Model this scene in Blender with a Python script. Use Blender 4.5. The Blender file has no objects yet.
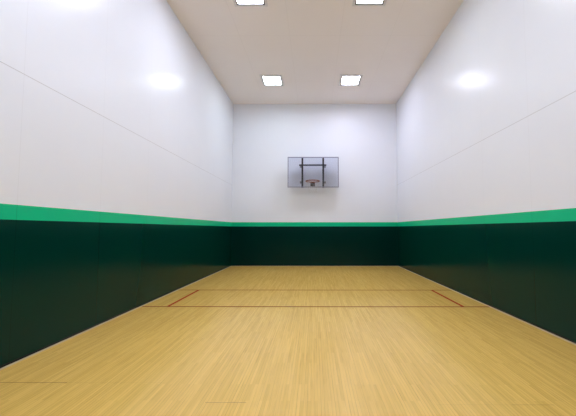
import bpy, bmesh, math
from mathutils import Vector, Matrix

scene = bpy.context.scene
col = scene.collection

# ------------------------------------------------------------------ measures
XL, XR = -3.0265, 3.0643          # side wall faces
YF, YB = 11.7714, -0.4206         # front wall face, rear wall face
H = 6.0248                        # ceiling
ZT, ZB = 1.598, 1.445             # top / bottom of the light green stripe
ZS = 2.965                        # horizontal panel seam
EYE = 1.3531
T = 0.12                          # wall thickness
S = 0.02                          # cladding thickness

# ------------------------------------------------------------------ helpers
def add_box(bm, x0, x1, y0, y1, z0, z1, mi=0):
    vs = [bm.verts.new((x, y, z)) for x in (x0, x1) for y in (y0, y1) for z in (z0, z1)]
    for q in ((0, 1, 3, 2), (4, 6, 7, 5), (0, 4, 5, 1), (2, 3, 7, 6), (0, 2, 6, 4), (1, 5, 7, 3)):
        f = bm.faces.new([vs[i] for i in q]); f.material_index = mi

def add_tube(bm, pts, r, n=10, closed=False, cap=True):
    pts = [Vector(p) for p in pts]
    m = len(pts); rings = []
    up = Vector((0, 0, 1))
    for i, p in enumerate(pts):
        if closed:
            d = (pts[(i + 1) % m] - pts[i - 1]).normalized()
        else:
            d = (pts[min(i + 1, m - 1)] - pts[max(i - 1, 0)]).normalized()
        a = d.cross(up)
        if a.length < 1e-3:
            a = d.cross(Vector((0, 1, 0)))
        a.normalize(); b = d.cross(a).normalized()
        rings.append([bm.verts.new(p + r * (math.cos(2 * math.pi * k / n) * a + math.sin(2 * math.pi * k / n) * b))
                      for k in range(n)])
    for i in range(m if closed else m - 1):
        A, B = rings[i], rings[(i + 1) % m]
        for k in range(n):
            bm.faces.new((A[k], A[(k + 1) % n], B[(k + 1) % n], B[k]))
    if not closed and cap:
        bm.faces.new(rings[0]); bm.faces.new(rings[-1])

def add_prism(bm, outline, axis, a, b):
    """extrude a 2-D outline along an axis ('x','y','z') from a to b"""
    def P(u, v, w):
        return {'x': (w, u, v), 'y': (u, w, v), 'z': (u, v, w)}[axis]
    A = [bm.verts.new(P(u, v, a)) for u, v in outline]
    B = [bm.verts.new(P(u, v, b)) for u, v in outline]
    n = len(outline)
    bm.faces.new(A); bm.faces.new(B)
    for i in range(n):
        bm.faces.new((A[i], A[(i + 1) % n], B[(i + 1) % n], B[i]))

def build(name, bm, mats, parent=None, bevel=0.0, smooth=False, origin=None):
    bmesh.ops.recalc_face_normals(bm, faces=bm.faces[:])
    if origin is not None:
        bmesh.ops.translate(bm, verts=bm.verts[:], vec=-Vector(origin))
    me = bpy.data.meshes.new(name); bm.to_mesh(me); bm.free()
    for m in (mats if isinstance(mats, (list, tuple)) else [mats]):
        me.materials.append(m)
    if smooth:
        for p in me.polygons: p.use_smooth = True
    o = bpy.data.objects.new(name, me); col.objects.link(o)
    if origin is not None: o.location = origin
    if parent is not None: o.parent = parent
    if bevel:
        md = o.modifiers.new('bevel', 'BEVEL'); md.width = bevel; md.segments = 2; md.limit_method = 'ANGLE'
    return o

def tag(o, label=None, cat=None, group=None, kind=None):
    if label: o['label'] = label
    if cat: o['category'] = cat
    if group: o['group'] = group
    if kind: o['kind'] = kind
    return o

def box_obj(name, b, mats, parent=None, bevel=0.0):
    bm = bmesh.new(); add_box(bm, *b)
    return build(name, bm, mats, parent, bevel)

# ------------------------------------------------------------------ materials
class NT:
    def __init__(self, name):
        self.m = bpy.data.materials.new(name); self.m.use_nodes = True
        self.t = self.m.node_tree; self.bsdf = self.t.nodes['Principled BSDF']
        self.out = self.t.nodes['Material Output']
    def n(self, kind, **kw):
        x = self.t.nodes.new(kind)
        for k, v in kw.items(): setattr(x, k, v)
        return x
    def link(self, a, b): self.t.links.new(a, b)
    def math(self, op, a, b=None, c=None):
        x = self.n('ShaderNodeMath', operation=op)
        for i, v in enumerate((a, b, c)):
            if v is None: continue
            if isinstance(v, (int, float)): x.inputs[i].default_value = v
            else: self.link(v, x.inputs[i])
        return x.outputs[0]
    def mix(self, fac, a, b, blend='MIX'):
        x = self.n('ShaderNodeMix', data_type='RGBA', blend_type=blend)
        for s, v in ((x.inputs[0], fac), (x.inputs[6], a), (x.inputs[7], b)):
            if isinstance(v, (int, float)): s.default_value = v
            elif isinstance(v, tuple): s.default_value = (*v, 1)
            else: self.link(v, s)
        return x.outputs[2]
    def pos(self):
        g = self.n('ShaderNodeNewGeometry'); s = self.n('ShaderNodeSeparateXYZ')
        self.link(g.outputs['Position'], s.inputs[0])
        return g.outputs['Position'], s.outputs[0], s.outputs[1], s.outputs[2]
    def band(self, v, c, hw):            # 1 where |v-c| < hw
        return self.math('LESS_THAN', self.math('ABSOLUTE', self.math('SUBTRACT', v, c)), hw)
    def rng(self, v, a, b):
        return self.band(v, (a + b) / 2, (b - a) / 2)
    def ramp(self, v, stops):
        r = self.n('ShaderNodeValToRGB')
        while len(r.color_ramp.elements) < len(stops): r.color_ramp.elements.new(.5)
        for e, (p, c) in zip(r.color_ramp.elements, stops):
            e.position = p; e.color = (*c, 1)
        self.link(v, r.inputs[0]); return r.outputs[0]
    def noise(self, vec, scale, detail=3, rough=.5):
        x = self.n('ShaderNodeTexNoise'); x.inputs['Scale'].default_value = scale
        x.inputs['Detail'].default_value = detail; x.inputs['Roughness'].default_value = rough
        if vec is not None: self.link(vec, x.inputs['Vector'])
        return x.outputs['Fac']
    def mapping(self, vec, scale=(1, 1, 1), rot=(0, 0, 0), loc=(0, 0, 0)):
        x = self.n('ShaderNodeMapping')
        x.inputs['Scale'].default_value = scale; x.inputs['Rotation'].default_value = rot
        x.inputs['Location'].default_value = loc
        self.link(vec, x.inputs['Vector']); return x.outputs[0]

def simple(name, colr, rough=.5, metal=0.0, spec=.5):
    m = NT(name); P = m.bsdf.inputs
    vec, x, y, z = m.pos()
    n = m.noise(vec, 9.0, 3)
    m.link(m.mix(n, tuple(c * .95 for c in colr), tuple(min(1, c * 1.05) for c in colr)), P['Base Color'])
    P['Roughness'].default_value = rough; P['Metallic'].default_value = metal
    P['Specular IOR Level'].default_value = spec
    return m.m

def panel_mat(name, colr, rough, seams, seam_col, spec=.35, along='y', pitch=1.27, start=3.25, horizontal=True,
              vfac=.09, hfac=.45):
    """glossy court panel: smooth laminate with thin butt joints"""
    m = NT(name); P = m.bsdf.inputs
    vec, x, y, z = m.pos()
    u = y if along == 'y' else x
    n = m.noise(vec, 1.3, 2)
    base = m.mix(n, tuple(c * .985 for c in colr), tuple(min(1, c * 1.015) for c in colr))
    if seams:
        w = m.math('FRACT', m.math('DIVIDE', m.math('SUBTRACT', u, start - pitch / 2), pitch))
        vs = m.math('MULTIPLY', m.band(w, .5, .003 / pitch), vfac)
        s = vs
        if horizontal:
            s = m.math('MAXIMUM', vs, m.math('MULTIPLY', m.band(z, ZS, .004), hfac))
        base = m.mix(s, base, seam_col)
    m.link(base, P['Base Color'])
    rn = m.noise(vec, 2.2, 2)
    rr = m.n('ShaderNodeMapRange'); rr.inputs['To Min'].default_value = rough * .96; rr.inputs['To Max'].default_value = rough * 1.04
    m.link(rn, rr.inputs['Value']); m.link(rr.outputs[0], P['Roughness'])
    P['Specular IOR Level'].default_value = spec
    return m.m

WHITE = (.80, .835, .90)
mat_white_side = panel_mat('white_panel_side', WHITE, .25, True, (.30, .29, .28), spec=.075)
mat_white_front = panel_mat('white_panel_front', WHITE, .25, True, (.55, .54, .53), spec=.12, along='x', start=XL + .01, horizontal=False, vfac=.10)
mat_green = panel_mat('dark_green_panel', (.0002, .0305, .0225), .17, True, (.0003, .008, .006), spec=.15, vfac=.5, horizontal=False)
mat_green_dimmed = panel_mat('dark_green_panel_dimmed', (.0002, .0220, .0175), .17, False, (0, 0, 0), spec=.15)  # same green, base darkened to carry the weaker light at the front wall
mat_stripe = panel_mat('light_green_stripe', (.002, .52, .245), .22, True, (.002, .25, .12), spec=.22, vfac=.6, horizontal=False)
mat_stripe_front = panel_mat('light_green_stripe_front', (.002, .52, .245), .22, False, (0, 0, 0), spec=.22)
mat_gap_shade = simple('gap_shade_backing', (.006, .007, .006), .8)  # backing coloured near-black: painted shade for the gap below the panelling

def ceiling_mat():
    m = NT('ceiling_panels'); P = m.bsdf.inputs
    vec, x, y, z = m.pos()
    n = m.noise(vec, .9, 3)
    base = m.mix(n, (.85, .805, .785), (.88, .84, .82))
    wx = m.math('FRACT', m.math('DIVIDE', m.math('SUBTRACT', x, XL - .61), 1.22))
    wy = m.math('FRACT', m.math('DIVIDE', m.math('SUBTRACT', y, YF - .61), 2.44))
    s = m.math('MAXIMUM', m.band(wx, .5, .0022), m.band(wy, .5, .0012))
    base = m.mix(m.math('MULTIPLY', s, .22), base, (.45, .41, .37))
    m.link(base, P['Base Color']); P['Roughness'].default_value = .45
    P['Specular IOR Level'].default_value = .3
    return m.m
mat_ceiling = ceiling_mat()

def floor_mat():
    m = NT('maple_strip_floor'); P = m.bsdf.inputs
    vec, x, y, z = m.pos()
    comb = m.n('ShaderNodeCombineXYZ'); m.link(y, comb.inputs[0]); m.link(x, comb.inputs[1])
    br = m.n('ShaderNodeTexBrick'); m.link(comb.outputs[0], br.inputs['Vector'])
    br.offset = .37; br.squash = 1.0
    I = br.inputs
    I['Color1'].default_value = (.0, .0, .0, 1); I['Color2'].default_value = (1, 1, 1, 1); I['Mortar'].default_value = (.5, .5, .5, 1)
    I['Scale'].default_value = 1; I['Mortar Size'].default_value = .0; I['Bias'].default_value = 0
    I['Brick Width'].default_value = .72; I['Row Height'].default_value = .027
    b = m.ramp(br.outputs['Color'], ((0, (.71, .46, .10)), (.35, (.765, .50, .115)), (.7, (.80, .525, .122)), (1, (.84, .56, .138))))
    # long grain
    g1 = m.noise(m.mapping(vec, (55, 1.6, 1)), 1.0, 4, .6)
    g2 = m.noise(m.mapping(vec, (150, 5.0, 1)), 1.0, 3, .6)
    g = m.math('ADD', m.math('MULTIPLY', g1, .6), m.math('MULTIPLY', g2, .4))
    gc = m.ramp(g, ((.30, (.74, .71, .62)), (.52, (1, 1, 1)), (.70, (1.0, 1.0, 1.0))))
    base = m.mix(.9, b, gc, 'MULTIPLY')
    # broad tone drift between laid batches
    d = m.noise(m.mapping(vec, (.45, .25, 1)), 1.0, 2)
    base = m.mix(m.math('MULTIPLY', d, .30), base, (.84, .56, .17), 'MIX')
    # fine dark gaps between strips
    w = m.math('FRACT', m.math('DIVIDE', x, .027))
    gap = m.math('MULTIPLY', m.math('ADD', m.math('LESS_THAN', w, .09), m.math('GREATER_THAN', w, .94)), .30)
    gv = m.n('ShaderNodeMapRange'); gv.inputs['From Min'].default_value = .35; gv.inputs['From Max'].default_value = .65
    gv.inputs['To Min'].default_value = .15; gv.inputs['To Max'].default_value = 1.3
    m.link(m.noise(m.mapping(vec, (21, .9, 1)), 1.0, 3), gv.inputs['Value'])
    gap = m.math('MULTIPLY', gap, gv.outputs[0])
    base = m.mix(gap, base, (.25, .13, .04))
    # opened end joints and a cross seam in the boards
    ns = m.noise(m.mapping(vec, (22, 1, 1)), 1.0, 2)
    def slit(x0, x1, yc, hw, f):
        return m.math('MULTIPLY', m.math('MULTIPLY', m.rng(x, x0, x1), m.band(y, yc, hw)), f)
    s = slit(XL, -2.18, 2.905, .0045, .75)
    for a in ((-.85, -.53, 2.585, .004, .55), (1.52, 1.85, 2.56, .004, .30), (.95, 1.5, 2.56, .003, .15),
              (-2.18, -1.3, 2.905, .003, .14)):
        s = m.math('MAXIMUM', s, slit(*a))
    s = m.math('MULTIPLY', s, m.math('ADD', m.math('MULTIPLY', ns, .7), .5))
    base = m.mix(s, base, (.16, .065, .02))
    m.link(base, P['Base Color'])
    rr = m.n('ShaderNodeMapRange'); rr.inputs['To Min'].default_value = .19; rr.inputs['To Max'].default_value = .26
    m.link(g1, rr.inputs['Value']); m.link(rr.outputs[0], P['Roughness'])
    P['Specular IOR Level'].default_value = .42
    bp = m.n('ShaderNodeBump'); bp.inputs['Strength'].default_value = .06; bp.inputs['Distance'].default_value = .002
    m.link(g1, bp.inputs['Height']); m.link(bp.outputs[0], P['Normal'])
    return m.m
mat_floor = floor_mat()

mat_line = simple('red_brown_line_paint', (.22, .062, .018), .7, spec=0)
mat_short = simple('red_line_paint', (.33, .045, .014), .7, spec=0)
mat_base = simple('pale_floor_edge_strip', (.56, .475, .29), .6, spec=.05)
mat_alu = simple('grey_aluminium', (.27, .27, .35), .4, .3)
mat_black = simple('black_steel', (.012, .012, .016), .42)
mat_bar = simple('dark_grey_steel', (.055, .055, .075), .45)
mat_plate = simple('pale_grey_steel', (.26, .26, .28), .5)
mat_rim = simple('orange_enamel', (.22, .06, .03), .5, spec=.2)
mat_brk = simple('dark_red_bracket', (.010, .006, .006), .6, spec=.2)
mat_net = simple('white_net_cord', (.62, .62, .62), .9)
mat_trimw = simple('light_trim', (.70, .69, .69), .45)
mat_lip = simple('light_lip', (.16, .16, .17), .5)

def glass_mat():
    m = NT('backboard_glass'); t = m.t
    fr = m.n('ShaderNodeFresnel'); fr.inputs['IOR'].default_value = 1.3
    tr = m.n('ShaderNodeBsdfTransparent'); tr.inputs[0].default_value = (.895, .905, .945, 1)
    gl = m.n('ShaderNodeBsdfGlossy'); gl.inputs['Roughness'].default_value = .03
    mx = m.n('ShaderNodeMixShader')
    m.link(fr.outputs[0], mx.inputs[0]); m.link(tr.outputs[0], mx.inputs[1]); m.link(gl.outputs[0], mx.inputs[2])
    m.link(mx.outputs[0], m.out.inputs[0]); t.nodes.remove(m.bsdf)
    return m.m
mat_glass = glass_mat()

def emis(name, colr, s):
    m = NT(name); m.t.nodes.remove(m.bsdf)
    e = m.n('ShaderNodeEmission'); e.inputs[0].default_value = (*colr, 1); e.inputs[1].default_value = s
    m.link(e.outputs[0], m.out.inputs[0]); return m.m
LIGHT = 30.0
mat_far_l = emis('lit_diffuser_cool', (.86, .97, 1.08), LIGHT * .60)
mat_far_r = emis('lit_diffuser_lavender', (.92, .91, 1.12), LIGHT * 1.04)
mat_near_l = emis('lit_diffuser_blue', (.91, .93, 1.10), LIGHT * .96)
mat_near_r = emis('lit_diffuser_neutral', (.90, .95, 1.02), LIGHT * .52)
mat_rear_l = emis('lit_diffuser_rear_blue', (.91, .93, 1.08), LIGHT * 1.42)
mat_rear_r = emis('lit_diffuser_rear_neutral', (.91, .94, 1.04), LIGHT * .95)

# ------------------------------------------------------------------ the room
floor = box_obj('floor', (XL - T, XR + T, YB - T, YF + T, -.12, 0), mat_floor)
tag(floor, 'pale maple strip court floor with thin red brown lines', 'floor', kind='structure')
ceil = box_obj('ceiling', (XL - T, XR + T, YB - T, YF + T, H, H + .12), mat_ceiling)
tag(ceil, 'plain beige court ceiling holding the square lights', 'ceiling', kind='structure')

GAP = .034
def side_wall(name, face, sgn, label):
    """sgn = direction from the face out of the room"""
    bm = bmesh.new()
    def xs(a, b): return (min(face + sgn * a, face + sgn * b), max(face + sgn * a, face + sgn * b))
    add_box(bm, *xs(0, T), YB, YF, ZT, H, 0)
    add_box(bm, *xs(S, T), YB, YF, 0, ZT, 1)
    w = build(name, bm, [mat_white_side, mat_gap_shade]); tag(w, label, 'wall', kind='structure')
    tag(box_obj('wainscot', (*xs(0, S), YB, YF, GAP, ZB), mat_green, w), 'dark green glossy lower wall panelling')
    tag(box_obj('stripe', (*xs(0, S), YB, YF, ZB, ZT), mat_stripe, w), 'light green stripe along the wall')
    return w
side_wall('wall_left', XL, -1, 'left court wall, glossy white above dark green panelling')
side_wall('wall_right', XR, 1, 'right court wall, glossy white above dark green panelling')
def end_wall(name, face, sgn, label):
    bm = bmesh.new()
    def ys(a, b): return (min(face + sgn * a, face + sgn * b), max(face + sgn * a, face + sgn * b))
    add_box(bm, XL - T, XR + T, *ys(0, T), ZT, H, 0)
    add_box(bm, XL - T, XR + T, *ys(S, T), 0, ZT, 1)
    w = build(name, bm, [mat_white_front, mat_gap_shade]); tag(w, label, 'wall', kind='structure')
    tag(box_obj('wainscot', (XL - S, XR + S, *ys(0, S), GAP, ZB), mat_green_dimmed, w), 'dark green glossy lower wall panelling')
    tag(box_obj('stripe', (XL - S, XR + S, *ys(0, S), ZB, ZT), mat_stripe_front, w), 'light green stripe along the wall')
    return w
end_wall('wall_front', YF, 1, 'far white and dark green wall behind the basketball hoop')
end_wall('wall_back', YB, -1, 'rear court wall behind the viewer, white above dark green')

BW, BH = .021, .010
for nm, b, lab in (('baseboard_left', (XL, XL + BW, YB, YF, 0, BH), 'thin pale strip along the foot of the left wall'),
                   ('baseboard_right', (XR - BW, XR, YB, YF, 0, BH), 'thin pale strip along the foot of the right wall'),
                   ('baseboard_front', (XL + BW, XR - BW, YF - BW, YF, 0, BH), 'thin pale strip along the foot of the far wall')):
    tag(box_obj(nm, b, mat_base), lab, 'baseboard', kind='structure')

# painted court lines (part of the floor)
LT = .0006
def line(x0, x1, y0, y1, lab, mt=mat_line):
    tag(box_obj('court_line', (x0, x1, y0, y1, 0, LT), mt, floor), lab)
yn, yf = YF - 6.096, YF - 4.572
hw = .024
x_in0, x_in1 = XL + BW, XR - BW
line(x_in0, x_in1, yn - hw, yn + hw, 'red brown cross line nearer the viewer')
line(x_in0, x_in1, yf - hw, yf + hw, 'red brown cross line nearer the far wall')
for xc, lab in ((-2.557, 'short red line closing the service box on the left'), (2.600, 'short red line closing the service box on the right')):
    line(xc - .026, xc + .026, yn + hw, yf - hw, lab, mat_short)

# ------------------------------------------------------------------ ceiling lights
LW, LL = .52, .565                  # lit opening
def make_light():
    root = bpy.data.objects.new('ceiling_light', None); col.objects.link(root)
    bm = bmesh.new()
    fw = .055; z0, z1 = -.014, 0
    a, b = LW / 2 + .032, LL / 2 + .032
    add_box(bm, -a - fw, a + fw, -b - fw, -b, z0, z1); add_box(bm, -a - fw, a + fw, b, b + fw, z0, z1)
    add_box(bm, -a - fw, -a, -b, b, z0, z1); add_box(bm, a, a + fw, -b, b, z0, z1)
    build('frame', bm, mat_trimw, root)
    bm = bmesh.new(); z0 = -.022
    c, d = LW / 2, LL / 2
    add_box(bm, -a, a, -b, -d, z0, z1); add_box(bm, -a, a, d, b, z0, z1)
    add_box(bm, -a, -c, -d, d, z0, z1); add_box(bm, c, a, -d, d, z0, z1)
    tag(build('lip', bm, mat_lip, root), 'grey inner lip around the diffuser')
    bm = bmesh.new(); add_box(bm, -c, c, -d, d, -.010, 0)
    tag(build('diffuser', bm, mat_far_l, root), 'glowing white diffuser')
    return root
proto = make_light()
def copy_tree(o, parent=None):
    c = o.copy(); col.objects.link(c)
    if parent is not None: c.parent = parent
    for ch in list(o.children): copy_tree(ch, c)
    return c
XA, XB = -1.312, 1.142
spots = [(XA, 9.835, mat_far_l, 'square ceiling light on the left, nearer the far wall'),
         (XB, 9.835, mat_far_r, 'square ceiling light on the right, nearer the far wall'),
         (XA, 6.095, mat_near_l, 'square ceiling light on the left, cut by the top edge of the photo'),
         (XB, 6.095, mat_near_r, 'square ceiling light on the right, cut by the top edge of the photo'),
         (XA, 2.355, mat_rear_l, 'square ceiling light on the left, overhead near the rear wall'),
         (XB, 2.355, mat_rear_r, 'square ceiling light on the right, overhead near the rear wall')]
lights = [proto] + [copy_tree(proto) for _ in spots[1:]]
for o, (x, y, mt, lab) in zip(lights, spots):
    o.location = (x, y, H)
    tag(o, lab, 'ceiling light', 'square ceiling lights')
    for ch in o.children:
        if ch.name.startswith('diffuser'):
            ch.material_slots[0].link = 'OBJECT'; ch.material_slots[0].material = mt

# ------------------------------------------------------------------ basketball hoop
B0, B1, Z0, Z1 = -.947, .882, 2.83, 3.93
yg = YF - .385                      # glass mid plane
hoop = bpy.data.objects.new('basketball_hoop', None); col.objects.link(hoop)
hoop.location = (0, YF, 2.83)
tag(hoop, 'glass basketball backboard with orange rim mounted on the far white wall', 'basketball hoop')
def hpart(name, bm, mat, lab=None, parent=hoop, bevel=0, smooth=False):
    bmesh.ops.translate(bm, verts=bm.verts[:], vec=-Vector(hoop.location))
    o = build(name, bm, mat, parent, bevel, smooth)
    if lab: o['label'] = lab
    return o
FW = .030
bm = bmesh.new(); add_box(bm, B0 + FW * .6, B1 - FW * .6, yg - .006, yg + .006, Z0 + FW * .6, Z1 - FW * .6)
hpart('glass_panel', bm, mat_glass, 'clear glass pane of the backboard')
bm = bmesh.new()
y0, y1 = yg - .016, yg + .022
for (a, b, c, d) in ((B0, B1, Z0, Z0 + FW), (B0, B1, Z1 - FW, Z1)):
    add_box(bm, a, b, y0, yg - .006, c, d); add_box(bm, a, b, yg + .006, y1, c, d)
for (a, b) in ((B0, B0 + FW), (B1 - FW, B1)):
    add_box(bm, a, b, y0, yg - .006, Z0 + FW, Z1 - FW); add_box(bm, a, b, yg + .006, y1, Z0 + FW, Z1 - FW)
k = FW * .6                          # channel web outside the pane
add_box(bm, B0, B1, yg - .006, yg + .006, Z0, Z0 + k); add_box(bm, B0, B1, yg - .006, yg + .006, Z1 - k, Z1)
add_box(bm, B0, B0 + k, yg - .006, yg + .006, Z0 + k, Z1 - k); add_box(bm, B1 - k, B1, yg - .006, yg + .006, Z0 + k, Z1 - k)
hpart('frame', bm, mat_alu, 'thin grey metal frame')
PX = (-.421, .329)
PW = .031
yp0, yp1 = y1, y1 + .055
for px in PX:
    bm = bmesh.new(); add_box(bm, px - PW, px + PW, yp0, yp1, Z0 - .005, Z1 + .005)
    hpart('post', bm, mat_black, 'black upright post behind the glass', bevel=.004)
zc = 3.655
bm = bmesh.new(); add_box(bm, -.54, .445, yp1, yp1 + .05, zc - .026, zc + .026)
hpart('crossbar', bm, mat_bar, 'dark grey horizontal bar', bevel=.004)
zl = 3.065
for px in PX:
    for zz in (zc, zl):
        s = -1 if px < 0 else 1
        bm = bmesh.new()
        ya = yp1 + (.05 if zz == zc else 0)
        add_box(bm, px - .02, px + .02, ya, YF - .012, zz - .02, zz + .02)
        arm = hpart('arm', bm, mat_bar, 'grey steel arm reaching to the wall', bevel=.003)
        bm = bmesh.new()
        cx = px + s * .05
        add_box(bm, cx - .055, cx + .055, YF - .012, YF, zz - .04, zz + .04)
        for (dx, dz) in ((-.04, -.025), (.04, -.025), (-.04, .025), (.04, .025)):
            add_tube(bm, [(cx + dx, YF - .020, zz + dz), (cx + dx, YF - .012, zz + dz)], .010, 6)
        hpart('wall_plate', bm, mat_plate, parent=arm)
# rim
RC = Vector((-.050, y0 - .15 - .2286, 3.0)); RR = .2365
bm = bmesh.new()
N = 40
add_tube(bm, [(RC.x + RR * math.cos(2 * math.pi * i / N), RC.y + RR * math.sin(2 * math.pi * i / N), RC.z) for i in range(N)], .016, 8, True)
# two stays from the plate to the ring
for s in (-1, 1):
    add_tube(bm, [(RC.x + s * .055, y0 - .014, RC.z), (RC.x + s * .10, RC.y + .20, RC.z)], .0105, 8)
# net hooks
for i in range(12):
    a = 2 * math.pi * (i + .5) / 12
    p = Vector((RC.x + RR * math.cos(a), RC.y + RR * math.sin(a), RC.z - .012))
    add_tube(bm, [p, p + Vector((0, 0, -.018))], .004, 6)
rim = hpart('rim', bm, mat_rim, 'orange steel ring', smooth=True)
# mounting bracket: plate on the glass, sloping gusset below the ring
bm = bmesh.new()
add_box(bm, RC.x - .078, RC.x + .078, y0 - .014, y0 + .010, RC.z - .13, RC.z + .025)
add_prism(bm, [(y0 - .014, RC.z - .012), (y0 - .014, RC.z - .125), (y0 - .06, RC.z - .115), (RC.y + RR - .006, RC.z - .05), (RC.y + RR - .006, RC.z - .012)], 'x', RC.x - .055, RC.x + .055)
hpart('bracket', bm, mat_brk, 'dark red bracket under the rim')
# net: diamond mesh of cord
bm = bmesh.new()
rows = [(.232, -.030), (.205, -.105), (.178, -.18), (.155, -.255), (.140, -.33), (.138, -.40)]
M = 12
def npnt(r, i):
    rad, dz = rows[r]; a = 2 * math.pi * (i + (.5 if r % 2 == 0 else 0)) / M
    return Vector((RC.x + rad * math.cos(a), RC.y + rad * math.sin(a), RC.z + dz))
for r in range(len(rows) - 1):
    for i in range(M):
        j = (i, i + 1) if r % 2 == 0 else (i - 1, i)
        for q in j:
            add_tube(bm, [npnt(r, i), npnt(r + 1, q)], .0014, 5)
net = hpart('net', bm, mat_net, 'white cord net', parent=rim)

# ------------------------------------------------------------------ world
w = bpy.data.worlds.new('world'); scene.world = w; w.use_nodes = True
w.node_tree.nodes['Background'].inputs[0].default_value = (.8, .8, .8, 1)
w.node_tree.nodes['Background'].inputs[1].default_value = 0.0

# ------------------------------------------------------------------ camera
cam = bpy.data.cameras.new('camera'); co = bpy.data.objects.new('camera', cam); col.objects.link(co)
co.location = (0, 0, EYE)
co.rotation_euler = (math.pi / 2 + .0586, 0, .0035)
cam.sensor_width = 36; cam.lens = 320.75 / 576 * 36
cam.shift_x = -(312.96 - 288) / 576
cam.shift_y = (210.07 - 208) / 576
cam.clip_start = .02
scene.camera = co

vs = scene.view_settings
vs.view_transform = 'Standard'; vs.look = 'None'; vs.gamma = 1; vs.use_curve_mapping = False
vs.exposure = 1.06
scene.cycles.max_bounces = 16; scene.cycles.diffuse_bounces = 12; scene.cycles.glossy_bounces = 6
scene.cycles.transparent_max_bounces = 16
